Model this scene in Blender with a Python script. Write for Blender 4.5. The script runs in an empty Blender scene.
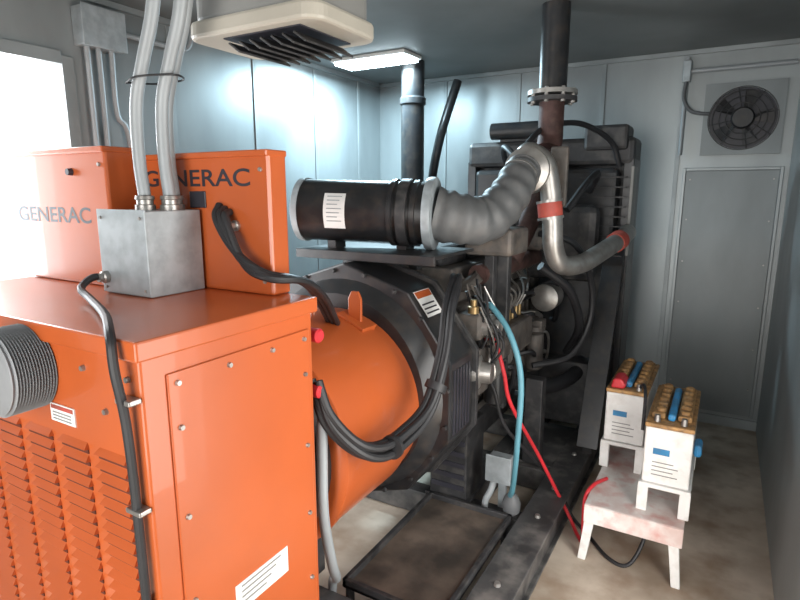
import bpy, bmesh, math, random
from mathutils import Vector, Matrix
random.seed(4)
sc = bpy.context.scene
COL = sc.collection

# ------------------------------------------------------------ materials
def mat(name, col, rough=0.5, metal=0.0, var=0.15, scale=6.0, bump=0.0, col2=None, dirt=0.0, dirtcol=(0.16,0.11,0.07), emit=None, estr=0, coat=0.0, stretch=None):
    m = bpy.data.materials.new(name); m.use_nodes = True
    nt = m.node_tree; N = nt.nodes; L = nt.links
    b = N["Principled BSDF"]
    b.inputs["Roughness"].default_value = rough
    b.inputs["Metallic"].default_value = metal
    if coat: b.inputs["Coat Weight"].default_value = coat
    tc = N.new("ShaderNodeTexCoord"); mp = N.new("ShaderNodeMapping")
    L.new(tc.outputs["Object"], mp.inputs["Vector"])
    if stretch: mp.inputs["Scale"].default_value = stretch
    n1 = N.new("ShaderNodeTexNoise"); n1.inputs["Scale"].default_value = scale; n1.inputs["Detail"].default_value = 5
    L.new(mp.outputs[0], n1.inputs["Vector"])
    r = N.new("ShaderNodeValToRGB")
    c1 = tuple(max(0,c*(1-var)) for c in col); c2 = col2 if col2 else tuple(min(1,c*(1+var)) for c in col)
    r.color_ramp.elements[0].position = 0.35; r.color_ramp.elements[0].color = (*c1,1)
    r.color_ramp.elements[1].position = 0.65; r.color_ramp.elements[1].color = (*c2,1)
    L.new(n1.outputs["Fac"], r.inputs["Fac"])
    out = r.outputs["Color"]
    if dirt > 0:
        n2 = N.new("ShaderNodeTexNoise"); n2.inputs["Scale"].default_value = scale*2.3; n2.inputs["Detail"].default_value = 8
        L.new(mp.outputs[0], n2.inputs["Vector"])
        rr = N.new("ShaderNodeValToRGB"); rr.color_ramp.elements[0].position = 0.48; rr.color_ramp.elements[1].position = 0.7
        rr.color_ramp.elements[0].color = (0,0,0,1); rr.color_ramp.elements[1].color = (dirt,dirt,dirt,1)
        L.new(n2.outputs["Fac"], rr.inputs["Fac"])
        mx = N.new("ShaderNodeMixRGB"); L.new(rr.outputs["Color"], mx.inputs["Fac"]); L.new(out, mx.inputs["Color1"])
        mx.inputs["Color2"].default_value = (*dirtcol,1); out = mx.outputs["Color"]
    L.new(out, b.inputs["Base Color"])
    if bump > 0:
        bp = N.new("ShaderNodeBump"); bp.inputs["Strength"].default_value = bump; bp.inputs["Distance"].default_value = 0.01
        L.new(n1.outputs["Fac"], bp.inputs["Height"]); L.new(bp.outputs[0], b.inputs["Normal"])
    if emit:
        b.inputs["Emission Color"].default_value = (*emit,1); b.inputs["Emission Strength"].default_value = estr
    return m

M = {}
M['orange'] = mat("orange_paint", (0.50,0.105,0.026), 0.33, 0, 0.06, 3, coat=0.3)
M['wall'] = mat("galvanized_wall", (0.29,0.315,0.32), 0.40, 0.40, 0.16, 2.2, 0.15, stretch=(1,1,0.35))
M['wall_dark'] = mat("door_leaf_metal", (0.21,0.23,0.235), 0.45, 0.35, 0.14, 2.6, 0.15, stretch=(1,1,0.35))
M['wall_trim'] = mat("wall_trim_metal", (0.29,0.315,0.32), 0.45, 0.35, 0.1, 4)
M['ceil'] = mat("ceiling_metal", (0.15,0.16,0.16), 0.55, 0.2, 0.12, 2)
M['floor'] = mat("dirty_concrete", (0.40,0.31,0.23), 0.8, 0, 0.2, 2.2, 0.3, col2=(0.66,0.57,0.47), dirt=0.65, dirtcol=(0.24,0.15,0.09))
M['black'] = mat("black_paint", (0.018,0.019,0.021), 0.35, 0, 0.3, 8, dirt=0.12)
M['blackd'] = mat("black_dusty_steel", (0.032,0.032,0.034), 0.5, 0.1, 0.4, 7, 0.1, dirt=0.4, dirtcol=(0.13,0.12,0.11))
M['rubber'] = mat("black_rubber", (0.018,0.018,0.02), 0.5, 0, 0.2, 10)
M['greyhose'] = mat("grey_rubber", (0.11,0.115,0.12), 0.5, 0, 0.15, 10)
M['bellow'] = mat("bellows_rubber", (0.095,0.098,0.10), 0.5, 0, 0.15, 7, dirt=0.25, dirtcol=(0.2,0.19,0.18))
M['duct'] = mat("duct_grey", (0.25,0.26,0.27), 0.5, 0.1, 0.1, 8)
M['conduit'] = mat("grey_conduit", (0.31,0.335,0.35), 0.45, 0.1, 0.06, 8)
M['jbox'] = mat("galvanized_box", (0.36,0.40,0.42), 0.42, 0.3, 0.15, 18)
M['steel'] = mat("steel", (0.40,0.385,0.365), 0.38, 0.75, 0.2, 9, dirt=0.3)
M['cast'] = mat("cast_iron_grime", (0.10,0.09,0.082), 0.6, 0.25, 0.4, 9, 0.4, dirt=0.5, dirtcol=(0.19,0.15,0.12))
M['rust'] = mat("rusty_pipe", (0.065,0.032,0.028), 0.65, 0.2, 0.4, 12, 0.3, dirt=0.3, dirtcol=(0.14,0.09,0.07))
M['white'] = mat("white_label", (0.80,0.80,0.78), 0.5, 0, 0.05, 6)
M['whited'] = mat("chipped_white_paint", (0.76,0.75,0.73), 0.55, 0, 0.06, 9, 0.1, dirt=0.3, dirtcol=(0.42,0.36,0.31))
M['redwhite'] = mat("red_stained_paint", (0.66,0.50,0.46), 0.55, 0, 0.12, 6, 0.1, col2=(0.76,0.74,0.71), dirt=0.55, dirtcol=(0.52,0.13,0.10))
M['red'] = mat("red_rubber", (0.60,0.03,0.04), 0.4, 0, 0.1, 8)
M['redp'] = mat("faded_red_coupling", (0.42,0.07,0.05), 0.55, 0, 0.2, 14, dirt=0.3)
M['blue'] = mat("teal_hose", (0.09,0.25,0.31), 0.4, 0, 0.1, 8)
M['bluep'] = mat("blue_plastic", (0.03,0.22,0.45), 0.5, 0, 0.2, 14, dirt=0.3)
M['tan'] = mat("tan_plastic", (0.38,0.21,0.08), 0.6, 0, 0.35, 20, dirt=0.7, dirtcol=(0.10,0.07,0.05))
M['beige'] = mat("beige_enamel", (0.44,0.41,0.35), 0.45, 0, 0.06, 5)
M['greyc'] = mat("grey_enamel", (0.24,0.24,0.23), 0.5, 0, 0.06, 5)
M['oil'] = mat("oily_dirt", (0.06,0.05,0.042), 0.5, 0, 0.3, 4, 0.4, col2=(0.16,0.125,0.10), dirt=0.5, dirtcol=(0.03,0.028,0.026))
M['skid'] = mat("dusty_skid", (0.065,0.065,0.066), 0.5, 0.1, 0.4, 4, 0.1, dirt=0.65, dirtcol=(0.23,0.215,0.20))
M['ltxt'] = mat("lettering_dark", (0.03,0.03,0.04), 0.4)
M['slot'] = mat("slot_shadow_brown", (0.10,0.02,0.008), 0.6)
M['lamp'] = mat("lamp_diffuser", (0.9,0.95,1.0), 0.5, emit=(0.75,0.92,1.0), estr=18)
M['brass'] = mat("brass", (0.32,0.22,0.10), 0.4, 0.7, 0.15, 10)
M['ground'] = mat("gravel_outside", (0.55,0.52,0.47), 0.9, 0, 0.15, 5, 0.3)

# ------------------------------------------------------------ helpers
def group(name, loc):
    e = bpy.data.objects.new(name, None); e.empty_display_size = 0.1
    e.location = loc; COL.objects.link(e); return e

def finish(bm, par, name, m, smooth=False, bevel=0, seg=2):
    me = bpy.data.meshes.new(name)
    bmesh.ops.recalc_face_normals(bm, faces=bm.faces)
    if smooth:
        for f in bm.faces: f.smooth = True
        for e in bm.edges:
            if len(e.link_faces) == 2 and e.calc_face_angle(0) > 0.6: e.smooth = False
    bm.to_mesh(me); bm.free()
    o = bpy.data.objects.new(name, me); COL.objects.link(o)
    if m: me.materials.append(M[m] if isinstance(m,str) else m)
    if bevel > 0:
        md = o.modifiers.new("bevel","BEVEL"); md.width = bevel; md.segments = seg; md.limit_method='ANGLE'
    if par is not None:
        o.parent = par; o.matrix_parent_inverse = Matrix.Translation(-Vector(par.location))
    return o

def box(par, name, a, b, m, bevel=0.003, rot=None):
    bm = bmesh.new(); bmesh.ops.create_cube(bm, size=1)
    c = [(a[i]+b[i])/2 for i in range(3)]; s = [abs(b[i]-a[i]) for i in range(3)]
    bmesh.ops.scale(bm, vec=s, verts=bm.verts)
    if rot: bmesh.ops.rotate(bm, matrix=Matrix.Rotation(rot[0],3,rot[1]), verts=bm.verts)
    bmesh.ops.translate(bm, vec=c, verts=bm.verts)
    return finish(bm, par, name, m, bevel=bevel)

def frame(d, ref=None):
    d = d.normalized(); r = ref or (Vector((0,0,1)) if abs(d.z)<0.9 else Vector((0,1,0)))
    u = d.cross(r).normalized(); v = u.cross(d).normalized(); return u, v

def lathe(par, name, p0, p1, prof, m, n=32, smooth=True):
    p0=Vector(p0); p1=Vector(p1); d=p1-p0; u,v=frame(d)
    bm=bmesh.new(); rings=[]
    for t,r in prof:
        c=p0+d*t
        rings.append([bm.verts.new(c+(u*math.cos(2*math.pi*i/n)+v*math.sin(2*math.pi*i/n))*max(r,1e-4)) for i in range(n)])
    for A,B in zip(rings,rings[1:]):
        for i in range(n):
            bm.faces.new((A[i],A[(i+1)%n],B[(i+1)%n],B[i]))
    bm.faces.new(rings[0][::-1]); bm.faces.new(rings[-1])
    return finish(bm,par,name,m,smooth)

def cyl(par,name,p0,p1,r,m,r2=None,n=24):
    return lathe(par,name,p0,p1,[(0,r),(1,r if r2 is None else r2)],m,n)

def smooth_pts(pts, sub=8):
    P=[Vector(p) for p in pts]
    if len(P)<3: return P
    Q=[P[0]*2-P[1]]+P+[P[-1]*2-P[-2]]; out=[]
    for i in range(1,len(Q)-2):
        for k in range(sub):
            t=k/sub; a,b,c,d=Q[i-1],Q[i],Q[i+1],Q[i+2]
            out.append(0.5*((2*b)+(c-a)*t+(2*a-5*b+4*c-d)*t*t+(3*b-a-3*c+d)*t*t*t))
    out.append(P[-1]); return out

def tube(par,name,pts,r,m,n=14,sub=8,rf=None,raw=False):
    P=[Vector(p) for p in pts] if raw else smooth_pts(pts,sub)
    bm=bmesh.new(); rings=[]; u=None
    N=len(P)
    for i,p in enumerate(P):
        d=(P[min(i+1,N-1)]-P[max(i-1,0)]).normalized()
        if u is None: u,v=frame(d)
        else:
            u=(u-d*u.dot(d)).normalized(); v=u.cross(d).normalized()
        rr = rf(i/(N-1)) if rf else r
        rings.append([bm.verts.new(p+(u*math.cos(2*math.pi*k/n)+v*math.sin(2*math.pi*k/n))*rr) for k in range(n)])
    for A,B in zip(rings,rings[1:]):
        for k in range(n): bm.faces.new((A[k],A[(k+1)%n],B[(k+1)%n],B[k]))
    bm.faces.new(rings[0][::-1]); bm.faces.new(rings[-1])
    return finish(bm,par,name,m,True)

def prism(par,name,poly,axis,lo,hi,m,bevel=0.003,smooth=False):
    bm=bmesh.new()
    def mk(p,h):
        if axis=='Y': return (p[0],h,p[1])
        if axis=='X': return (h,p[0],p[1])
        return (p[0],p[1],h)
    A=[bm.verts.new(mk(p,lo)) for p in poly]; B=[bm.verts.new(mk(p,hi)) for p in poly]
    bm.faces.new(A); bm.faces.new(B[::-1]); k=len(poly)
    for i in range(k): bm.faces.new((A[i],A[(i+1)%k],B[(i+1)%k],B[i]))
    return finish(bm,par,name,m,smooth,bevel)

def bolts(par,name,pts,ax,r,h,m):
    bm=bmesh.new()
    for p in pts:
        R = {'X':Matrix.Rotation(math.pi/2,4,'Y'),'Y':Matrix.Rotation(math.pi/2,4,'X'),'Z':Matrix.Identity(4)}[ax]
        bmesh.ops.create_cone(bm,cap_ends=True,segments=8,radius1=r,radius2=r*0.8,depth=h,matrix=Matrix.Translation(Vector(p))@R)
    return finish(bm,par,name,m)

def text(par,name,s,loc,rot,size,m,xs=1.25):
    c=bpy.data.curves.new(name,'FONT'); c.body=s; c.size=size; c.extrude=0.0; c.offset=size*0.014
    o=bpy.data.objects.new(name,c); COL.objects.link(o); o.data.materials.append(M[m])
    o.location=loc; o.rotation_euler=rot; o.scale=(xs,1,1)
    if par: o.parent=par; o.matrix_parent_inverse=Matrix.Translation(-Vector(par.location))
    return o

# ------------------------------------------------------------ room shell
XL,XR,YB,YF,H = -2.85,0.33,4.57,-1.1,2.65
T=0.06
box(None,"floor",(XL-T,YF-T,-0.1),(XR+T,YB+T,0),'floor',0)
box(None,"ceiling",(XL-T,YF-T,H),(XR+T,YB+T,H+0.08),'ceil',0)
box(None,"wall_back",(XL-T,YB,0),(XR+T,YB+T,H),'wall',0)
def wall_with_opening(name, x0,x1, o0,o1,oz0,oz1):
    g=group(name,((x0+x1)/2,(YF+YB)/2,0))
    box(g,"panel_near",(x0,YF,0),(x1,o0,H),'wall',0)
    box(g,"panel_far",(x0,o1,0),(x1,YB,H),'wall',0)
    box(g,"panel_over",(x0,o0,oz1),(x1,o1,H),'wall',0)
    return g
wall_with_opening("wall_left",XL-T,XL,0.55,1.68,0.0,2.32)
wall_with_opening("wall_right",XR,XR+T,0.9,1.95,0.0,2.1)
gf=group("wall_front",(-1.2,YF,0))
box(gf,"panel_a",(XL-T,YF-T,0),(-1.6,YF,H),'wall',0)
box(gf,"panel_b",(-0.1,YF-T,0),(XR+T,YF,H),'wall',0)
box(gf,"panel_over",(-1.6,YF-T,2.2),(-0.1,YF,H),'wall',0)
box(None,"ground_outside",(-14,-12,-0.2),(12,14,-0.11),'ground',0)
t=group("trim_1",(XL,1.68,1.2))
box(t,"jamb",(XL-T,1.66,0),(XL+0.02,1.72,2.34),'wall_trim')
box(t,"header",(XL-T,0.5,2.30),(XL+0.02,1.66,2.36),'wall_trim')
k=2
for y in (2.28,2.95,3.6,4.2):
    box(None,"trim_%d"%k,(XL,y,0.0),(XL+0.008,y+0.03,H),'wall_trim',0.002); k+=1
for x in (-2.2,-1.55,-0.9,-0.36):
    box(None,"trim_%d"%k,(x,YB-0.008,0),(x+0.03,YB,H),'wall_trim',0.002); k+=1
box(None,"trim_%d"%k,(XL,YB-0.03,H-0.03),(XR,YB,H),'wall_trim',0.002); k+=1
box(None,"trim_%d"%k,(XL,1.72,H-0.03),(XL+0.03,YB-0.05,H),'wall_trim',0.002); k+=1
box(None,"baseboard_back",(XL,YB-0.02,0),(XR,YB,0.07),'wall_trim',0.002)
d=group("door_1",(0,YB,1))
box(d,"leaf",(-0.28,YB-0.02,0.1),(0.28,YB-0.003,1.84),'wall_dark')
for a,b in (((-0.30,YB-0.024,0.09),(-0.28,YB,1.86)),((0.28,YB-0.024,0.09),(0.30,YB,1.86)),((-0.28,YB-0.024,1.84),(0.28,YB,1.86))):
    box(d,"frame_bar",a,b,'wall')
bolts(d,"rivets",[(x,YB-0.022,z) for x in (-0.25,0.25) for z in (0.3,0.6,0.9,1.2,1.5,1.78)],'Y',0.006,0.006,'steel')

# ------------------------------------------------------------ generator set: skid
G=s=group("diesel_generator",(-1.4,2.3,0.0))
for n,(x0,x1) in {"rail_right":(-0.73,-0.57),"rail_left":(-2.3,-2.14)}.items():
    box(s,n+"_web",(x0+0.05,0.5,0),(x1-0.02,4.15,0.15),'skid',0.004)
    box(s,n+"_flange_top",(x0,0.5,0.14),(x1,4.15,0.16),'skid',0.003)
    box(s,n+"_flange_bottom",(x0,0.5,0),(x1,4.15,0.015),'skid',0.003)
for i,y in enumerate((0.55,1.48,2.40,2.95,3.55,4.05)):
    box(s,"crossmember_%d"%i,(-2.14,y,0.01),(-0.73,y+0.09,0.14),'skid',0.004)
for i,x in enumerate((-1.05,-1.75)):
    box(s,"inner_rail_%d"%i,(x-0.05,2.49,0.01),(x+0.05,4.05,0.155),'skid',0.004)
bolts(s,"rail_bolts",[(-0.65,y,0.165) for y in (1.6,1.9,2.45,2.75,3.2,3.7)],'Z',0.015,0.015,'steel')
box(s,"skid_plate",(-1.0,3.0,0.13),(-0.73,3.6,0.15),'skid',0.003)

g=group("drip_tray",(-0.97,1.95,0.16))
x0,x1,y0,y1=-1.19,-0.75,1.6,2.37
box(g,"pan",(x0,y0,0.150),(x1,y1,0.158),'oil',0)
for a,b in (((x0,y0,0.145),(x0+0.02,y1,0.185)),((x1-0.02,y0,0.145),(x1,y1,0.185)),((x0,y0,0.145),(x1,y0+0.02,0.185)),((x0,y1-0.02,0.145),(x1,y1,0.185))):
    box(g,"rim",a,b,'blackd',0.003)
for yy in (1.62,2.3):
    for xx in (x0,x1-0.03): box(g,"leg",(xx,yy,0),(xx+0.018,yy+0.04,0.15),'blackd')

# ------------------------------------------------------------ terminal cabinet
g=group("terminal_cabinet",(-1.56,0.97,0.8))
cx0,cx1,cy0,cy1=-2.12,-1.02,0.69,1.25
box(g,"body",(cx0,cy0,0.162),(cx1,cy1,1.36),'orange',0.006)
box(g,"lid",(cx0-0.012,cy0-0.014,1.355),(cx1+0.014,cy1+0.014,1.40),'orange',0.005)
box(g,"side_panel",(cx1,cy0+0.06,0.22),(cx1+0.006,cy1-0.02,1.31),'orange',0.003)
pts=[]
for z in (0.3,0.52,0.74,0.96,1.18): pts += [(cx1+0.009,cy0+0.085,z),(cx1+0.009,cy1-0.045,z)]
pts += [(cx1+0.009,cy0+0.085+0.15*i,1.285) for i in range(3)]+[(cx1+0.009,cy1-0.045,1.285)]
bolts(g,"side_bolts",pts,'X',0.0075,0.008,'steel')
bolts(g,"front_bolts",[(cx0+0.1+0.16*i,cy0-0.004,1.31) for i in range(7)]+[(cx1-0.13,cy0-0.004,1.22)],'Y',0.008,0.008,'steel')
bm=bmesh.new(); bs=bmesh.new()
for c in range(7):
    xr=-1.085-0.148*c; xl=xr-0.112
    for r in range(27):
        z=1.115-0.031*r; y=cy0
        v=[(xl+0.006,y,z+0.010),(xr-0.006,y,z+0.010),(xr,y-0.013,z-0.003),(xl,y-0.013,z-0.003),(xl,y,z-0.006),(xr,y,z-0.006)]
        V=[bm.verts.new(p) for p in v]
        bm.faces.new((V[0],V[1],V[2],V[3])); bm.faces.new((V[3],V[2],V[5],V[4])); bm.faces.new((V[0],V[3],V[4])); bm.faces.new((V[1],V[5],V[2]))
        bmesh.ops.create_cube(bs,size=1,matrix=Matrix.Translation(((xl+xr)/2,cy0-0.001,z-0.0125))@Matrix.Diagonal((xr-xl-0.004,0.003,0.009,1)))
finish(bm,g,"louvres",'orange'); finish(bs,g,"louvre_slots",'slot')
box(g,"rating_label",(-1.375,cy0-0.003,1.155),(-1.275,cy0,1.20),'white',0)
box(g,"rating_label_band",(-1.37,cy0-0.004,1.187),(-1.28,cy0-0.003,1.197),'redp',0)
for i in range(3): box(g,"rating_label_text",(-1.365,cy0-0.004,1.161+0.008*i),(-1.29,cy0-0.003,1.164+0.008*i),'greyc',0)
box(g,"side_label",(cx1+0.006,0.90,0.61),(cx1+0.008,1.10,0.69),'white',0)
for i in range(4):
    box(g,"side_label_line",(cx1+0.008,0.92,0.676-0.016*i),(cx1+0.009,1.07-0.02*i,0.681-0.016*i),'greyc',0)
prof=[(0,0.10)]
for i in range(14): prof += [(0.04+0.065*i,0.105),(0.072+0.065*i,0.098)]
prof += [(0.97,0.1),(1,0.095)]
lathe(g,"ribbed_duct",(-1.43,cy0,1.285),(-1.43,cy0-0.10,1.285),prof,'duct',40)

def cabinet(nm,a,b,txt,tl,ts,xs):
    g=group(nm,((a[0]+b[0])/2,(a[1]+b[1])/2,(a[2]+b[2])/2))
    box(g,"body",a,b,'orange',0.008)
    box(g,"top_lip",(a[0]-0.002,a[1]-0.01,b[2]-0.014),(b[0]+0.003,b[1],b[2]+0.004),'orange',0.004)
    text(g,"lettering",txt,tl,(math.pi/2,0,0),ts,'ltxt',xs)
    bolts(g,"screws",[(b[0]-0.03,a[1]-0.003,a[2]+0.04),(b[0]-0.03,a[1]-0.003,b[2]-0.05)],'Y',0.007,0.006,'steel')
    return g
c1=cabinet("control_cabinet",(-2.45,1.06,1.401),(-1.64,1.195,1.83),"GENERAC",(-2.17,1.0592,1.60),0.07,1.38)
c2=cabinet("control_cabinet.001",(-1.80,1.20,1.401),(-1.115,1.275,1.81),"GENERAC",(-1.655,1.1992,1.715),0.07,1.5)
box(c2,"gauge_window",(-1.44,1.195,1.65),(-1.37,1.2,1.70),'ltxt',0.003)
lathe(c2,"knob",(-1.25,1.20,1.60),(-1.25,1.17,1.60),[(0,0.016),(0.3,0.016),(0.4,0.01),(1,0.01)],'steel')
lathe(c1,"key_switch",(-1.82,1.06,1.76),(-1.82,1.045,1.76),[(0,0.012),(1,0.010)],'ltxt',16)

g=group("junction_box",(-1.5,1.1,1.52))
jx0,jx1,jy0,jy1,jz0,jz1=-1.60,-1.39,1.0,1.19,1.401,1.645
box(g,"body",(jx0,jy0,jz0),(jx1,jy1,jz1),'jbox',0.003)
box(g,"cover",(jx0-0.004,jy0-0.006,jz0+0.004),(jx1+0.004,jy0,jz1+0.004),'jbox',0.002)
bolts(g,"screws",[(jx0+0.015,jy0-0.008,jz0+0.02),(jx1-0.015,jy0-0.008,jz0+0.02),(jx0+0.015,jy0-0.008,jz1-0.02),(jx1-0.015,jy0-0.008,jz1-0.02)],'Y',0.005,0.004,'steel')
CB=((-1.495,1.08),(-1.435,1.12),(-1.465,1.16))
for i,(x,y) in enumerate(CB):
    lathe(g,"connector_%d"%i,(x,y,jz1),(x,y,jz1+0.042),[(0,0.029),(0.35,0.029),(0.4,0.024),(0.7,0.024),(0.75,0.028),(1,0.026)],'steel',12)
g=group("flexible_conduit",(-1.48,1.1,2.1))
for i,(x,y) in enumerate(CB):
    tube(g,"conduit_%d"%i,[(x,y,jz1+0.042),(x-0.01,y,1.80),(x,y,1.95),(x+0.045,y,2.06),(x+0.10,y,2.18),(x+0.125,y,2.32),(x+0.13,y,2.65)],0.018,'conduit',14)
tube(g,"cable_tie",[(-1.50,1.055,2.0),(-1.44,1.05,2.01),(-1.375,1.12,2.02),(-1.42,1.185,2.02),(-1.49,1.15,2.01),(-1.50,1.055,2.0)],0.003,'rubber',6)

g=group("control_cable",(-1.2,0.8,1.2))
tube(g,"cable",[(-1.58,0.992,1.45),(-1.585,0.95,1.452),(-1.56,0.9,1.43),(-1.47,0.87,1.414),(-1.25,0.77,1.414),(-1.08,0.672,1.41),(-1.05,0.655,1.34),(-1.047,0.668,1.2),(-1.045,0.672,0.9),(-1.045,0.672,0.2)],0.0105,'rubber',10)
lathe(g,"gland",(-1.58,0.994,1.45),(-1.58,0.965,1.45),[(0,0.018),(0.5,0.018),(0.6,0.013),(1,0.013)],'steel')
for z in (1.27,1.02,0.78,0.5):
    box(g,"clip",(-1.07,0.660,z-0.006),(-1.02,0.69,z+0.006),'steel',0.003)

g=group("output_cables",(-1.2,1.17,1.5))
for i in range(3):
    o=0.02*i
    tube(g,"cable_%d"%i,[(-1.31+o,1.195,1.66-o*0.5),(-1.295+o,1.165,1.62),(-1.22+o,1.155,1.535-o),(-1.12+o*0.6,1.165,1.475-o*0.4),(-1.09+o*0.5,1.29,1.435),(-1.2+o,1.5,1.34),(-1.3+o,1.7,1.20)],0.0115,'rubber',10)

# ------------------------------------------------------------ alternator + bell housing
AX,AZ=-1.42,0.85
BX,BZ=-1.405,0.815
g=G
cyl(g,"alternator_neck",(BX,1.25,BZ),(BX,1.37,BZ),0.36,'black',n=48)
lathe(g,"alternator_barrel",(BX,1.36,BZ),(BX,2.0,BZ),[(0,0.38),(0.01,0.40),(0.03,0.415),(0.07,0.415),(0.075,0.407),(0.72,0.407),(0.76,0.40),(0.95,0.385),(1,0.385)],'orange',64)
def octagon(r,rot=math.pi/8,n=8): return [(AX+r*math.cos(rot+2*math.pi*i/n),AZ+r*math.sin(rot+2*math.pi*i/n)) for i in range(n)]
prism(g,"adapter_housing",octagon(0.545,math.pi/10,10),'Y',1.97,2.20,'black',0.008)
prism(g,"adapter_flange",octagon(0.565,math.pi/10,10),'Y',2.20,2.225,'blackd',0.003)
lathe(g,"adapter_cover",(AX,1.91,AZ-0.01),(AX,1.975,AZ-0.01),[(0,0.43),(1,0.49)],'black',48)
lathe(g,"bell_cone",(AX,2.225,AZ),(AX,2.45,AZ),[(0,0.50),(0.5,0.44),(1,0.40)],'blackd',40)
bolts(g,"ring_bolts",[(AX+0.51*math.cos(a),1.963,AZ+0.51*math.sin(a)) for a in [2*math.pi*i/20+0.1 for i in range(20)]],'Y',0.010,0.014,'blackd')
for i in range(6):
    box(g,"vent_slot",(AX+0.50,2.0+0.03*i,0.70),(AX+0.522,2.012+0.03*i,0.98),'ltxt',0)
prism(g,"lifting_lug",[(-1.28,1.18),(-1.28,1.28),(-1.265,1.31),(-1.235,1.31),(-1.22,1.28),(-1.22,1.15)],'Y',1.80,1.815,'orange',0.003)
box(g,"lug_base",(-1.32,1.76,1.175),(-1.18,1.86,1.20),'orange',0.004,rot=(0.4,'Y'))
tube(g,"lifting_hoop",[(-1.38,1.70,1.21),(-1.38,1.70,1.25),(-1.38,1.67,1.26),(-1.38,1.64,1.25),(-1.38,1.64,1.21)],0.010,'orange',8)
for x0,x1 in ((-1.20,-1.0),(-1.85,-1.65)):
    box(g,"mount_foot",(x0,2.39,0.155),(x1,2.62,0.56),'blackd',0.006)
    box(g,"mount_gusset",(x0-0.02,2.375,0.155),(x1+0.02,2.64,0.175),'blackd',0.003)
for i in range(5):
    box(g,"foot_louvre",(-1.19,2.384,0.22+0.06*i),(-1.01,2.392,0.245+0.06*i),'ltxt',0.001)
for x in (-1.38,-1.72):
    box(g,"alternator_foot",(x-0.06,1.5,0.14),(x+0.06,1.66,0.46),'blackd',0.005)
for z in (1.275,1.10):
    lathe(g,"red_cap",(-1.075,1.285,z),(-1.015,1.285,z),[(0,0.016),(0.3,0.022),(0.9,0.022),(1,0.016)],'red',14)
box(g,"cap_bracket",(-1.14,1.27,1.0),(-1.07,1.30,1.32),'orange',0.004)
v0=Vector((AX+0.547*math.cos(math.pi/10),0,AZ+0.547*math.sin(math.pi/10))); v1=Vector((AX+0.547*math.cos(3*math.pi/10),0,AZ+0.547*math.sin(3*math.pi/10)))
def decal(par,name,t0,t1,y0,y1,m,off):
    nrm=Vector((math.cos(math.pi/5),0,math.sin(math.pi/5)))*off
    bm=bmesh.new(); A=v0.lerp(v1,t0)+nrm; B=v0.lerp(v1,t1)+nrm
    vs=[bm.verts.new((A.x,y0,A.z)),bm.verts.new((A.x,y1,A.z)),bm.verts.new((B.x,y1,B.z)),bm.verts.new((B.x,y0,B.z))]
    bm.faces.new(vs); finish(bm,par,name,m)
decal(g,"warning_label",0.62,0.98,2.0,2.14,'white',0.002)
decal(g,"warning_label_band",0.88,0.97,2.005,2.135,'orange',0.003)
for i in range(3): decal(g,"warning_label_print",0.66+0.06*i,0.68+0.06*i,2.01,2.12,'ltxt',0.003)

g=group("power_cable",(-1.0,1.7,0.95))
for i in range(4):
    dx=(i%2)*0.026; dz=(i//2)*0.028
    tube(g,"strand_%d"%i,[(-1.03+dx,2.26,1.30+dz),(-0.97+dx,2.12,1.30+dz),(-0.93+dx,1.97,1.22+dz),(-0.90+dx,1.86,1.06+dz),(-0.90+dx,1.74,0.90+dz),(-0.915+dx,1.58,0.84+dz*1.3),(-0.93+dx,1.45,0.84+dz*1.3),(-0.96+dx,1.35,0.90+dz),(-1.02+dx,1.295,1.0+dz),(-1.06+dx,1.29,1.13)],0.0145,'rubber',10)
for p,q in (((-0.89,1.80,0.965),(-0.885,1.815,0.99)),((-0.90,1.50,0.855),(-0.90,1.515,0.855))):
    cyl(g,"tape_wrap",p,q,0.042,'rubber')

# ------------------------------------------------------------ engine
EX=-1.32
g=G
box(g,"block",(EX-0.27,2.43,0.55),(EX+0.25,3.55,1.15),'cast',0.02)
prism(g,"oil_pan",[(EX-0.24,0.56),(EX+0.23,0.56),(EX+0.18,0.26),(EX-0.18,0.26)],'Y',2.5,3.5,'blackd',0.02)
box(g,"cylinder_head",(EX-0.2,2.45,1.15),(EX+0.2,3.5,1.33),'cast',0.012)
for i in range(3):
    box(g,"valve_cover_%d"%i,(EX-0.15,2.48+0.34*i,1.33),(EX+0.13,2.79+0.34*i,1.43),'blackd',0.025)
for i in range(12):
    box(g,"block_rib_%d"%i,(EX+0.25,2.48+0.09*i,0.6),(EX+0.265,2.50+0.09*i,1.12),'cast',0.003)
box(g,"block_rail",(EX+0.25,2.43,0.56),(EX+0.28,3.55,0.60),'cast',0.004)
box(g,"timing_case",(EX-0.3,3.55,0.5),(EX+0.28,3.66,1.3),'cast',0.02)
tube(g,"exhaust_manifold",[(EX+0.30,2.52,1.30),(EX+0.32,2.8,1.31),(EX+0.32,3.1,1.31),(EX+0.30,3.45,1.30)],0.05,'rust',14)
for i in range(6):
    y=2.53+0.18*i
    tube(g,"runner_%d"%i,[(EX+0.18,y,1.24),(EX+0.25,y,1.25),(EX+0.31,y,1.30)],0.034,'cast',10)
box(g,"injection_pump",(EX+0.25,2.75,0.82),(EX+0.40,3.15,1.0),'cast',0.02)
for i in range(6):
    y=2.79+0.06*i
    cyl(g,"pump_outlet_%d"%i,(EX+0.33,y,1.0),(EX+0.33,y,1.06),0.013,'brass',n=10)
    tube(g,"injector_line_%d"%i,[(EX+0.33,y,1.05),(EX+0.36,y+0.01*i,1.15),(EX+0.27,2.55+0.17*i,1.22),(EX+0.19,2.55+0.17*i,1.3)],0.006,'steel',6)
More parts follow.
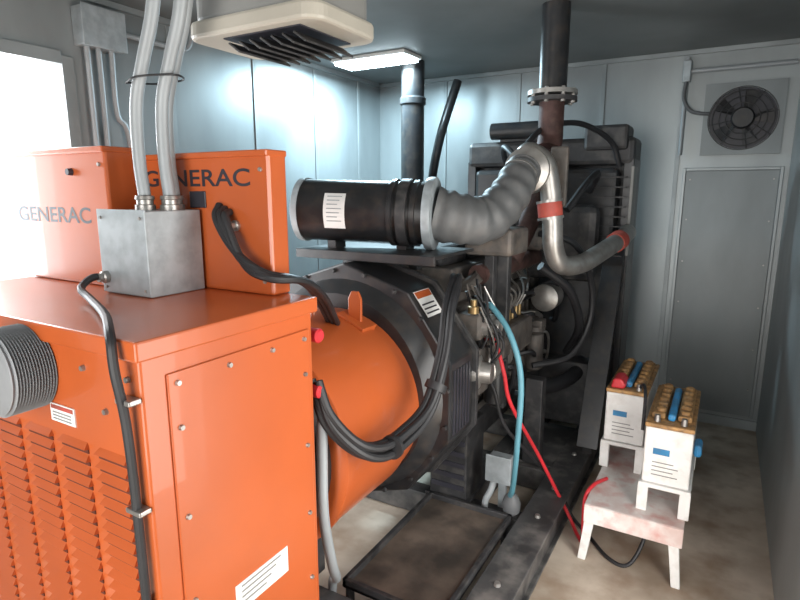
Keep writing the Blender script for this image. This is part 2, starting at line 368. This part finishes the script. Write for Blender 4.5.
for i,(y,r) in enumerate(((2.62,0.055),(3.28,0.06))):
    lathe(g,"fuel_filter_%d"%i,(EX+0.37,y,0.62),(EX+0.37,y,0.9),[(0,r*0.6),(0.06,r),(0.82,r),(0.85,r*0.8),(0.9,r*1.1),(1,r*1.1)],'cast' if i else 'black',20)
    box(g,"filter_head_%d"%i,(EX+0.24,y-0.05,0.88),(EX+0.43,y+0.05,0.94),'cast',0.008)
lathe(g,"starter_motor",(-0.98,2.45,0.84),(-0.98,2.80,0.84),[(0,0.05),(0.08,0.085),(0.3,0.085),(0.32,0.07),(0.92,0.07),(1,0.05)],'steel',24)
lathe(g,"starter_solenoid",(-0.93,2.5,0.95),(-0.93,2.68,0.95),[(0,0.03),(0.1,0.04),(0.9,0.04),(1,0.03)],'cast',18)
box(g,"governor_body",(-1.02,2.27,1.04),(-0.90,2.42,1.16),'cast',0.015)
lathe(g,"governor_cap",(-0.90,2.34,1.10),(-0.83,2.34,1.10),[(0,0.055),(0.4,0.055),(0.5,0.035),(1,0.03)],'steel',20)
lathe(g,"speed_actuator",(-0.98,2.26,0.90),(-0.84,2.28,0.90),[(0,0.07),(0.3,0.075),(0.6,0.075),(0.65,0.05),(1,0.045)],'steel',24)
box(g,"actuator_bracket",(-1.02,2.28,0.78),(-0.90,2.40,1.0),'cast',0.01)
lathe(g,"sensor",(-0.93,2.26,1.17),(-0.93,2.26,1.23),[(0,0.025),(0.5,0.025),(0.55,0.015),(1,0.015)],'brass',12)
rng=random.Random(9)
for i in range(18):
    p=Vector((-1.0+rng.random()*0.12,2.27+rng.random()*0.15,1.14+rng.random()*0.16)); q=Vector((-0.98+rng.random()*0.12,2.3+rng.random()*0.2,0.78+rng.random()*0.25))
    mid=(p+q)/2+Vector((rng.random()*0.12,-rng.random()*0.06,rng.random()*0.08-0.04))
    tube(g,"harness_wire_%d"%i,[p,mid,q],0.004+0.003*rng.random(),['rubber','rubber','steel','rubber','cast','blackd'][i%6],6)
for i in range(16):
    y=2.5+rng.random()*0.9; z=0.65+rng.random()*0.5
    tube(g,"engine_line_%d"%i,[(EX+0.25,y,z),(EX+0.30+rng.random()*0.14,y+0.1,z+0.1*rng.random()),(EX+0.30+rng.random()*0.1,y+0.3,z-0.2*rng.random()),(EX+0.25,y+0.4,z-0.1)],0.008+0.01*rng.random(),['rubber','steel','rubber','cast'][i%4],8)
lathe(g,"turbo_compressor",(-0.86,2.66,1.80),(-0.87,2.84,1.80),[(0,0.06),(0.15,0.065),(0.3,0.11),(0.7,0.115),(0.85,0.09),(1,0.06)],'steel',32)
lathe(g,"turbo_core",(-0.87,2.84,1.80),(-0.87,2.93,1.80),[(0,0.055),(1,0.055)],'cast',20)
lathe(g,"turbo_turbine",(-0.87,2.93,1.80),(-0.87,3.10,1.80),[(0,0.07),(0.2,0.12),(0.7,0.12),(1,0.08)],'rust',32)
tube(g,"turbo_riser",[(EX+0.32,2.95,1.33),(EX+0.38,2.97,1.48),(-0.89,2.99,1.62),(-0.87,3.0,1.72)],0.055,'rust',16)
box(g,"heat_shield",(-1.08,2.48,1.40),(-0.84,2.74,1.53),'cast',0.02)
box(g,"bracket_plate",(-0.80,2.90,1.62),(-0.71,2.93,1.92),'cast',0.01)
box(g,"turbo_bracket",(-1.0,2.72,1.53),(-0.90,2.76,1.75),'blackd',0.006)
tube(g,"charge_pipe",[(-0.90,2.77,1.86),(-0.86,2.76,1.885),(-0.79,2.78,1.83),(-0.762,2.8,1.70),(-0.745,2.8,1.55),(-0.735,2.81,1.42),(-0.705,2.86,1.335),(-0.64,3.0,1.325),(-0.58,3.25,1.37),(-0.53,3.5,1.42),(-0.52,3.72,1.45)],0.050,'steel',20)
cyl(g,"red_coupling",(-0.764,2.8,1.645),(-0.755,2.8,1.575),0.060,'redp')
cyl(g,"coupling_clamp",(-0.765,2.8,1.657),(-0.763,2.8,1.645),0.064,'steel')
cyl(g,"coupling_clamp_low",(-0.755,2.8,1.575),(-0.753,2.8,1.563),0.064,'steel')
cyl(g,"end_coupling",(-0.545,3.43,1.405),(-0.53,3.5,1.42),0.058,'redp')
lathe(g,"fan_hub",(EX,3.62,1.15),(EX,3.70,1.15),[(0,0.1),(1,0.1)],'cast')
tube(g,"radiator_hose_top",[(-1.15,3.4,1.35),(-1.1,3.5,1.6),(-1.05,3.62,1.85),(-1.05,3.78,1.93)],0.05,'rubber',16)
tube(g,"radiator_hose_low",[(-1.0,3.0,0.62),(-0.85,3.2,0.55),(-0.75,3.5,0.55),(-0.75,3.78,0.6)],0.045,'rubber',16)
tube(g,"breather_hose",[(-0.85,2.95,1.48),(-0.70,3.1,1.42),(-0.64,3.3,1.2),(-0.64,3.35,0.95),(-0.72,3.25,0.75),(-0.9,3.1,0.7)],0.018,'rubber',10)
tube(g,"overhead_hose",[(-0.95,2.9,1.9),(-0.9,3.1,2.03),(-0.78,3.4,2.08),(-0.65,3.65,2.0),(-0.6,3.75,1.85)],0.016,'rubber',10)
lathe(g,"charging_alternator",(-0.93,3.38,1.05),(-0.93,3.55,1.05),[(0,0.05),(0.1,0.085),(0.9,0.085),(1,0.06)],'steel',24)
lathe(g,"pulley",(-0.93,3.57,1.05),(-0.93,3.61,1.05),[(0,0.05),(0.4,0.035),(0.6,0.035),(1,0.05)],'cast',24)
box(g,"support_post",(-1.0,2.55,1.15),(-0.95,2.6,1.42),'blackd',0.004)
box(g,"side_cover",(-1.06,3.15,0.6),(-0.98,3.5,0.95),'cast',0.015)
box(g,"front_leg",(-0.90,2.98,0.15),(-0.80,3.06,0.66),'blackd',0.006)
box(g,"front_leg_tall",(-0.98,2.62,0.6),(-0.90,2.67,1.40),'blackd',0.006)
box(g,"belt_guard",(-1.12,3.50,1.15),(-0.66,3.60,1.62),'blackd',0.05)
box(g,"upper_cover",(-1.30,3.30,1.44),(-0.98,3.62,1.72),'cast',0.04)
box(g,"water_box",(-1.02,3.2,1.36),(-0.90,3.45,1.50),'cast',0.03)
tube(g,"coolant_pipe_upper",[(-1.2,2.7,1.47),(-1.1,3.0,1.56),(-1.08,3.3,1.6),(-1.0,3.6,1.6)],0.04,'cast',14)
tube(g,"loop_hose_a",[(-1.0,3.05,1.85),(-1.15,3.2,1.95),(-1.2,3.4,1.85),(-1.1,3.5,1.62)],0.018,'rubber',10)
tube(g,"loop_hose_b",[(-0.75,3.1,1.6),(-0.68,3.25,1.75),(-0.68,3.5,1.8),(-0.75,3.65,1.7)],0.02,'rubber',10)
tube(g,"loop_hose_c",[(-0.85,3.0,1.3),(-0.72,3.15,1.15),(-0.70,3.35,0.9),(-0.8,3.5,0.7)],0.025,'rubber',10)

# radiator
rx0,rx1,ry0,ry1=-1.62,-0.52,3.80,4.05
box(g,"radiator_core",(rx0+0.06,ry0+0.05,0.5),(rx1-0.06,ry1-0.05,1.88),'blackd',0.005)
box(g,"radiator_top_tank",(rx0,ry0-0.04,1.86),(rx1,ry1,2.03),'blackd',0.03)
box(g,"radiator_bottom_tank",(rx0,ry0,0.3),(rx1,ry1,0.52),'blackd',0.02)
box(g,"radiator_channel_right",(rx1-0.06,ry0-0.03,0.16),(rx1,ry1,1.9),'black',0.005)
box(g,"radiator_channel_left",(rx0,ry0-0.03,0.16),(rx0+0.06,ry1,1.9),'black',0.005)
box(g,"radiator_side_strip",(rx1-0.012,ry0-0.05,1.3),(rx1+0.006,ry0+0.10,1.85),'greyc',0.003)
box(g,"fan_shroud",(rx0+0.08,ry0-0.10,0.55),(rx1-0.08,ry0+0.02,1.84),'black',0.03)
for i in range(9):
    z=1.3+0.06*i
    box(g,"fan_guard_bar_%d"%i,(rx1-0.3,ry0-0.125,z),(rx1-0.02,ry0-0.11,z+0.008),'blackd',0.001)
cyl(g,"filler_cap",(-1.2,3.9,2.03),(-1.2,3.9,2.08),0.045,'steel')
cyl(g,"surge_tank",(-1.45,3.78,2.10),(-1.07,3.78,2.10),0.055,'black')
box(g,"surge_bracket",(-1.4,3.8,2.0),(-1.12,3.86,2.08),'black',0.004)
box(g,"top_right_box",(-0.82,3.72,1.95),(-0.56,3.95,2.10),'blackd',0.02)
prism(g,"brace",[(3.75,1.38),(3.80,1.38),(3.80,0.155),(3.25,0.155),(3.25,0.22),(3.35,0.3)],'X',rx1-0.10,rx1-0.04,'black',0.004)
prism(g,"brace_flange",[(3.745,1.40),(3.76,1.40),(3.26,0.20),(3.24,0.2)],'X',rx1-0.13,rx1-0.01,'black',0.002)
prism(g,"brace_rear",[(3.80,1.3),(3.80,0.165),(3.3,0.165)],'X',rx0+0.04,rx0+0.09,'black',0.004)
box(g,"lower_guard",(-0.98,3.55,0.2),(-0.60,3.74,0.62),'blackd',0.01)

# ------------------------------------------------------------ air filter
g=group("air_filter",(-1.43,2.2,1.6))
P0=Vector((-1.735,2.10,1.615)); P1=Vector((-1.135,2.27,1.60)); D=(P1-P0)
lathe(g,"canister",P0,P1,[(0,0.12),(0.0,0.135),(0.03,0.145),(0.05,0.14),(0.70,0.14),(0.705,0.15),(0.735,0.15),(0.74,0.14),(0.86,0.14),(0.865,0.148),(0.9,0.148),(0.905,0.14),(1,0.135)],'black',48)
def at(t): return P0+D*t
lathe(g,"end_cap",at(-0.03),at(0.035),[(0,0.125),(0.3,0.146),(1,0.148)],'jbox',48)
lathe(g,"end_plate",at(-0.036),at(-0.028),[(0,0.118),(1,0.118)],'black',48)
lathe(g,"outlet_flange",at(0.955),at(1.02),[(0,0.158),(0.3,0.162),(0.9,0.162),(1,0.155)],'jbox',48)
lathe(g,"clamp_band",at(0.77),at(0.84),[(0,0.152),(1,0.152)],'blackd',48)
u,v=frame(D); dn=D.normalized()
camdir=Vector((0.5,-0.86,0.05)); camdir=(camdir-dn*camdir.dot(dn)).normalized(); side=dn.cross(camdir)
bm=bmesh.new(); rows=[]
for i in range(9):
    a=-0.55+1.15*i/8
    nrm=camdir*math.cos(a)+side*math.sin(a)
    rows.append((bm.verts.new(at(0.24)+nrm*0.1415),bm.verts.new(at(0.40)+nrm*0.1415)))
for A,B in zip(rows,rows[1:]): bm.faces.new((A[0],A[1],B[1],B[0]))
finish(bm,g,"paper_label",'white',True)
bm=bmesh.new()
for j in range(7):
    a0=-0.45+0.13*j; q=[]
    for aa in (a0,a0+0.03):
        nrm=camdir*math.cos(aa)+side*math.sin(aa)
        q.append((at(0.265)+nrm*0.1425,at(0.375-0.015*(j%3))+nrm*0.1425))
    bm.faces.new([bm.verts.new(x) for x in (q[0][0],q[0][1],q[1][1],q[1][0])])
finish(bm,g,"label_print",'jbox')
box(g,"mount_plate",(-1.72,2.02,1.425),(-1.0,2.42,1.44),'black',0.003)
box(g,"mount_plate_lip",(-1.72,2.01,1.40),(-1.0,2.025,1.44),'black',0.003)
box(g,"saddle_a",(-1.62,2.12,1.435),(-1.57,2.2,1.49),'black',0.003)
box(g,"saddle_b",(-1.29,2.2,1.435),(-1.24,2.28,1.49),'black',0.003)
box(g,"post_a",(-1.3,2.33,1.33),(-1.25,2.38,1.43),'black',0.003)
box(g,"post_b",(-1.62,2.24,1.25),(-1.57,2.29,1.43),'black',0.003)
def bell(t): return 0.120-0.040*t+0.004*math.cos(2*math.pi*9*t)
tube(g,"intake_bellows",[P1+D.normalized()*0.005,(-1.03,2.315,1.578),(-0.945,2.40,1.575),(-0.885,2.50,1.655),(-0.862,2.60,1.755),(-0.86,2.67,1.80)],0.1,'bellow',28,sub=18,rf=bell)
lathe(g,"bellows_clamp",(-0.862,2.615,1.768),(-0.861,2.64,1.783),[(0,0.087),(1,0.087)],'steel',32)

# ------------------------------------------------------------ exhaust pipe
g=group("exhaust_pipe",(-0.856,3.1,2.2))
ex,ey=-0.865,3.12
tube(g,"riser",[(ex,ey-0.03,1.92),(ex,ey+0.0,1.98),(ex,ey,2.05),(ex,ey,2.17)],0.066,'rust',24)
cyl(g,"stack",(ex,ey,2.2),(ex,ey,2.65),0.073,'black')
lathe(g,"flange_low",(ex,ey,2.165),(ex,ey,2.187),[(0,0.13),(1,0.13)],'blackd',32)
lathe(g,"flange_high",(ex,ey,2.20),(ex,ey,2.222),[(0,0.13),(1,0.13)],'steel',32)
bolts(g,"flange_bolts",[(ex+0.11*math.cos(a),ey+0.11*math.sin(a),2.193) for a in [math.pi/4*i for i in range(8)]],'Z',0.012,0.075,'steel')

g=group("vent_stack",(-2.15,3.8,1.3))
lathe(g,"pipe",(-2.14,3.90,0),(-2.14,3.90,2.65),[(0,0.12),(0.01,0.12),(0.012,0.088),(0.88,0.088),(0.885,0.10),(0.90,0.10),(0.905,0.088),(1,0.088)],'black',28)
g=group("diagonal_strut",(-2.0,4.0,1.3))
tube(g,"bar",[(-1.93,4.25,2.55),(-2.03,4.12,2.05),(-2.13,4.16,1.5),(-2.3,4.3,0.0)],0.035,'black',14)
box(g,"foot",(-2.37,4.25,0),(-2.23,4.36,0.012),'black',0.002)

# ------------------------------------------------------------ hoses
g=group("coolant_hose",(-0.75,2.25,0.7))
tube(g,"hose",[(-0.90,2.35,1.19),(-0.86,2.3,1.20),(-0.756,2.25,1.10),(-0.69,2.22,0.92),(-0.70,2.24,0.6),(-0.74,2.33,0.35),(-0.77,2.39,0.27)],0.013,'blue',12)
lathe(g,"hose_weight",(-0.77,2.415,0.161),(-0.77,2.41,0.27),[(0,0.025),(0.15,0.04),(0.5,0.045),(0.8,0.035),(1,0.018)],'greyhose',20)
g=group("battery_cable",(-0.6,2.6,0.4))
tube(g,"red_cable",[(-0.93,2.4,1.02),(-0.86,2.35,1.03),(-0.80,2.32,0.9),(-0.775,2.36,0.74),(-0.70,2.58,0.42),(-0.62,2.68,0.19),(-0.55,2.70,0.05),(-0.50,2.64,0.014),(-0.455,2.56,0.03),(-0.455,2.54,0.15),(-0.455,2.56,0.27),(-0.43,2.62,0.31),(-0.39,2.72,0.305)],0.009,'red',10)
tube(g,"black_cable",[(-0.95,2.4,0.9),(-0.86,2.36,0.80),(-0.82,2.42,0.60),(-0.72,2.62,0.36),(-0.62,2.72,0.185),(-0.55,2.74,0.04),(-0.45,2.66,0.012),(-0.33,2.52,0.012),(-0.24,2.50,0.02),(-0.19,2.56,0.12),(-0.18,2.62,0.25)],0.009,'rubber',10)

g=group("outlet_box",(-0.83,2.5,0.36))
box(g,"body",(-0.90,2.42,0.31),(-0.79,2.49,0.43),'jbox',0.006)
box(g,"cover",(-0.91,2.412,0.30),(-0.78,2.42,0.44),'jbox',0.004)
box(g,"post",(-0.86,2.47,0.14),(-0.82,2.49,0.32),'jbox',0.003)
tube(g,"conduit",[(-0.87,2.45,0.31),(-0.88,2.42,0.25),(-0.90,2.41,0.20),(-0.91,2.42,0.14)],0.016,'conduit',12)
g=group("floor_conduit",(-1.1,1.45,0.5))
tube(g,"conduit",[(-1.03,1.30,1.0),(-1.035,1.30,0.88),(-1.035,1.30,0.67),(-1.06,1.37,0.44),(-1.12,1.47,0.30),(-1.205,1.56,0.20),(-1.26,1.62,0.02)],0.018,'conduit',12)

# ------------------------------------------------------------ batteries + stand
def battery(nm,x,y,z,w=0.19,l=0.56,h=0.28):
    g=group(nm,(x,y+l/2,z+h/2))
    box(g,"case",(x-w/2,y,z),(x+w/2,y+l,z+h*0.93),'whited',0.008)
    box(g,"cover",(x-w/2-0.003,y-0.003,z+h*0.93),(x+w/2+0.003,y+l+0.003,z+h),'tan',0.006)
    box(g,"logo",(x-w*0.3,y-0.002,z+h*0.5),(x+w*0.05,y,z+h*0.60),'bluep',0)
    for i in range(4): box(g,"logo_line",(x-w*0.3,y-0.0015,z+h*(0.15+0.07*i)),(x+w*(0.25-0.1*(i%2)),y,z+h*(0.165+0.07*i)),'greyc',0)
    for i in range(2):
        box(g,"cell_bar_%d"%i,(x-w*0.42+0.105*i,y+0.07,z+h),(x-w*0.42+0.055+0.105*i,y+l-0.06,z+h+0.025),'tan',0.006)
    for i in range(6):
        lathe(g,"vent_cap_%d"%i,(x-0.045,y+0.11+0.07*i,z+h+0.02),(x-0.045,y+0.11+0.07*i,z+h+0.04),[(0,0.02),(0.8,0.02),(1,0.014)],'tan',12)
        lathe(g,"vent_cap_b%d"%i,(x+0.052,y+0.11+0.07*i,z+h+0.02),(x+0.052,y+0.11+0.07*i,z+h+0.04),[(0,0.02),(0.8,0.02),(1,0.014)],'tan',12)
    box(g,"blue_strap",(x-0.014,y+0.05,z+h),(x+0.018,y+l-0.1,z+h+0.032),'bluep',0.012)
    lathe(g,"post_pos",(x-w*0.28,y+0.035,z+h),(x-w*0.28,y+0.035,z+h+0.03),[(0,0.014),(1,0.011)],'steel',12)
    lathe(g,"post_neg",(x+w*0.28,y+0.035,z+h),(x+w*0.28,y+0.035,z+h+0.03),[(0,0.014),(1,0.011)],'steel',12)
    return g
b1=battery("battery",-0.350,2.88,0.437)
b2=battery("battery.001",-0.125,2.54,0.427)
prism(b1,"red_boot",[(-0.43,0.717),(-0.37,0.717),(-0.355,0.735),(-0.38,0.77),(-0.42,0.765)],'Y',2.89,3.02,'red',0.01)
box(b2,"blue_cloth",(-0.028,2.62,0.55),(0.005,2.72,0.61),'bluep',0.015)
tube(b1,"jumper",[(-0.295,2.92,0.73),(-0.27,2.85,0.77),(-0.25,2.75,0.74),(-0.245,2.70,0.6)],0.008,'rubber',8)
g=group("battery_stand",(-0.25,2.85,0.25))
box(g,"shelf",(-0.44,2.46,0.270),(-0.03,3.46,0.29),'redwhite',0.004)
box(g,"apron_front",(-0.44,2.455,0.20),(-0.03,2.467,0.288),'redwhite',0.003)
box(g,"apron_left",(-0.44,2.467,0.23),(-0.43,3.46,0.288),'whited',0.002)
for x in (-0.41,-0.07):
    for y in (2.48,3.42):
        o=0.03 if x>-0.2 else -0.03
        prism(g,"leg",[(x-0.022,0.26),(x+0.022,0.26),(x+0.018+o,0.0),(x-0.018+o,0.0)],'Y',y-0.015,y+0.015,'whited',0.003)
for (x,y0,z) in ((-0.350,2.87,0.437),(-0.125,2.53,0.427)):
    box(g,"rack_top",(x-0.105,y0,z-0.02),(x+0.105,y0+0.58,z-0.001),'whited',0.003)
    for xx in (x-0.085,x+0.085):
        for yy in (y0+0.02,y0+0.55):
            box(g,"rack_leg",(xx-0.022,yy-0.016,0.29),(xx+0.022,yy+0.016,z-0.015),'whited',0.003)

# ------------------------------------------------------------ exhaust fan
g=group("exhaust_fan",(0.03,YB,2.17))
fx,fz,fy=0.03,2.18,YB-0.03
bm=bmesh.new(); n=48; R=0.2; S=0.235
def sq(a):
    c,s_=math.cos(a),math.sin(a); k=S/max(abs(c),abs(s_)); return (fx+c*k,fz+s_*k)
outer=[];inner=[]
for i in range(n):
    a=2*math.pi*i/n+math.pi/4
    p=sq(a); outer.append(bm.verts.new((p[0],fy,p[1]))); inner.append(bm.verts.new((fx+R*math.cos(a),fy-0.0,fz+R*math.sin(a))))
for i in range(n): bm.faces.new((outer[i],outer[(i+1)%n],inner[(i+1)%n],inner[i]))
r=bmesh.ops.extrude_face_region(bm,geom=bm.faces[:]); bmesh.ops.translate(bm,vec=(0,0.028,0),verts=[v for v in r['geom'] if isinstance(v,bmesh.types.BMVert)])
finish(bm,g,"mount_plate",'wall_dark')
box(g,"shaft_backing",(fx-0.2,YB-0.006,fz-0.2),(fx+0.2,YB-0.001,fz+0.2),'ltxt',0)
for rr in (0.06,0.10,0.14,0.18,0.205):
    pts=[(fx+rr*math.cos(a),fy-0.03+0.06*(rr/0.205)**2*0.5,fz+rr*math.sin(a)) for a in [2*math.pi*i/36 for i in range(37)]]
    tube(g,"guard_ring",pts,0.003,'blackd',6,raw=True)
for i in range(8):
    a=math.pi/8*i*2+0.2
    tube(g,"guard_spoke",[(fx+0.05*math.cos(a),fy-0.03,fz+0.05*math.sin(a)),(fx+0.205*math.cos(a),fy,fz+0.205*math.sin(a))],0.003,'blackd',6,raw=True)
lathe(g,"motor",(fx,fy-0.05,fz),(fx,fy+0.02,fz),[(0,0.06),(0.2,0.07),(1,0.07)],'black',24)
bm=bmesh.new()
for i in range(5):
    a=2*math.pi*i/5; pr=[]
    for (rr,da,yy) in ((0.05,-0.3,0.012),(0.05,0.3,-0.01),(0.185,0.30,-0.008),(0.185,-0.22,0.014)):
        pr.append(bm.verts.new((fx+rr*math.cos(a+da),fy+yy,fz+rr*math.sin(a+da))))
    bm.faces.new(pr)
finish(bm,g,"blades",'blackd')

g=group("wall_conduit",(-0.1,YB,2.45))
tube(g,"horizontal_run",[(-0.33,YB-0.03,2.51),(0.30,YB-0.03,2.51)],0.015,'conduit',10,raw=True)
tube(g,"drop",[(-0.33,YB-0.03,2.6),(-0.33,YB-0.03,2.30),(-0.33,YB-0.03,1.95)],0.013,'conduit',10,raw=True)
box(g,"fitting",(-0.355,YB-0.06,2.44),(-0.305,YB-0.005,2.58),'jbox',0.006)
tube(g,"fan_lead",[(-0.33,YB-0.045,2.45),(-0.335,YB-0.06,2.33),(-0.29,YB-0.06,2.25),(-0.23,YB-0.055,2.225),(-0.17,YB-0.045,2.22)],0.012,'greyhose',10)
g=group("ceiling_fitting",(-0.18,3.16,2.62))
lathe(g,"base",(-0.18,3.16,2.65),(-0.18,3.16,2.61),[(0,0.07),(0.5,0.065),(1,0.04)],'jbox',20)
box(g,"arm",(-0.24,3.14,2.59),(-0.12,3.18,2.612),'jbox',0.006)

g=group("electrical_panel",(XL+0.05,1.82,2.45))
box(g,"box",(XL,1.74,2.40),(XL+0.09,1.96,2.58),'jbox',0.005)
box(g,"cover",(XL+0.09,1.735,2.395),(XL+0.096,1.965,2.585),'jbox',0.003)
for i,y in enumerate((1.78,1.84,1.91)):
    tube(g,"conduit_%d"%i,[(XL+0.04,y,2.41),(XL+0.04,y,2.1),(XL+0.04,y+(0.06 if i==2 else 0),1.95),(XL+0.04,y+(0.07 if i==2 else 0),1.2)],0.014,'conduit',10)
tube(g,"top_conduit",[(XL+0.04,1.96,2.5),(XL+0.04,2.3,2.5),(XL+0.04,2.4,2.52),(XL+0.04,2.44,2.64)],0.013,'conduit',10)

# ------------------------------------------------------------ unit heater
g=group("unit_heater",(-1.25,1.4,2.4))
hx0,hx1,hy0,hy1=-1.485,-0.98,1.25,1.58
def rrect(x0,y0,x1,y1,r,n=6):
    pts=[]
    for cx,cy,a0 in ((x1-r,y1-r,0),(x0+r,y1-r,90),(x0+r,y0+r,180),(x1-r,y0+r,270)):
        for i in range(n+1):
            a=math.radians(a0+90*i/n); pts.append((cx+r*math.cos(a),cy+r*math.sin(a)))
    return pts
prism(g,"rim",rrect(hx0,hy0,hx1,hy1,0.06),'Z',2.15,2.20,'beige',0.01)
prism(g,"body",rrect(hx0+0.015,hy0+0.015,hx1-0.015,hy1-0.015,0.06),'Z',2.20,2.47,'greyc',0.01)
box(g,"opening",(hx0+0.13,hy0+0.04,2.146),(hx1-0.08,hy1-0.05,2.15),'ltxt',0)
for i in range(7):
    x=hx0+0.14+0.042*i
    box(g,"louvre_%d"%i,(x,hy0+0.045,2.118),(x+0.05,hy1-0.055,2.124),'blackd',0.001,rot=(0.6,'Y'))
for x in (hx0+0.1,hx1-0.1):
    for y in (hy0+0.06,hy1-0.06): cyl(g,"hanger_rod",(x,y,2.45),(x,y,2.65),0.008,'steel',n=8)

# ------------------------------------------------------------ ceiling light + daylight
g=group("ceiling_light",(-2.25,3.75,2.62))
box(g,"housing",(-2.62,3.52,2.625),(-2.00,3.78,2.65),'white',0.006)
box(g,"diffuser",(-2.60,3.54,2.605),(-2.02,3.76,2.626),'lamp',0.004)
def area(name,loc,rot,sx,sy,e,col,par=None):
    l=bpy.data.lights.new(name,'AREA'); l.shape='RECTANGLE'; l.size=sx; l.size_y=sy; l.energy=e; l.color=col
    o=bpy.data.objects.new(name,l); COL.objects.link(o); o.location=loc; o.rotation_euler=rot
    if par: o.parent=par; o.matrix_parent_inverse=Matrix.Translation(-Vector(par.location))
    return o
area("tube_light",(-2.31,3.65,2.59),(0,0,0),0.54,0.2,80,(0.62,0.87,1.0),g)
area("daylight_left_door",(XL-0.15,1.1,1.25),(0,-math.pi/2,0),2.2,1.1,80,(0.92,0.97,1.0))
area("daylight_right_door",(XR+0.15,1.42,1.1),(0,math.pi/2,0),2.0,1.0,34,(1.0,0.95,0.88))
area("daylight_front_door",(-0.85,YF-0.1,1.2),(math.pi/2,0,0),1.4,2.0,50,(1.0,0.96,0.91))

w=bpy.data.worlds.new("world"); sc.world=w; w.use_nodes=True
w.node_tree.nodes["Background"].inputs[0].default_value=(0.94,0.97,1.0,1); w.node_tree.nodes["Background"].inputs[1].default_value=3.0

cam=bpy.data.cameras.new("camera"); cam.sensor_width=36; cam.lens=36*560/800; cam.clip_start=0.02
co=bpy.data.objects.new("camera",cam); COL.objects.link(co); co.location=(0,0,1.7)
co.rotation_euler=(math.radians(90-11),0,math.radians(30)); sc.camera=co
sc.view_settings.view_transform='Standard'; sc.view_settings.look='None'; sc.view_settings.exposure=0
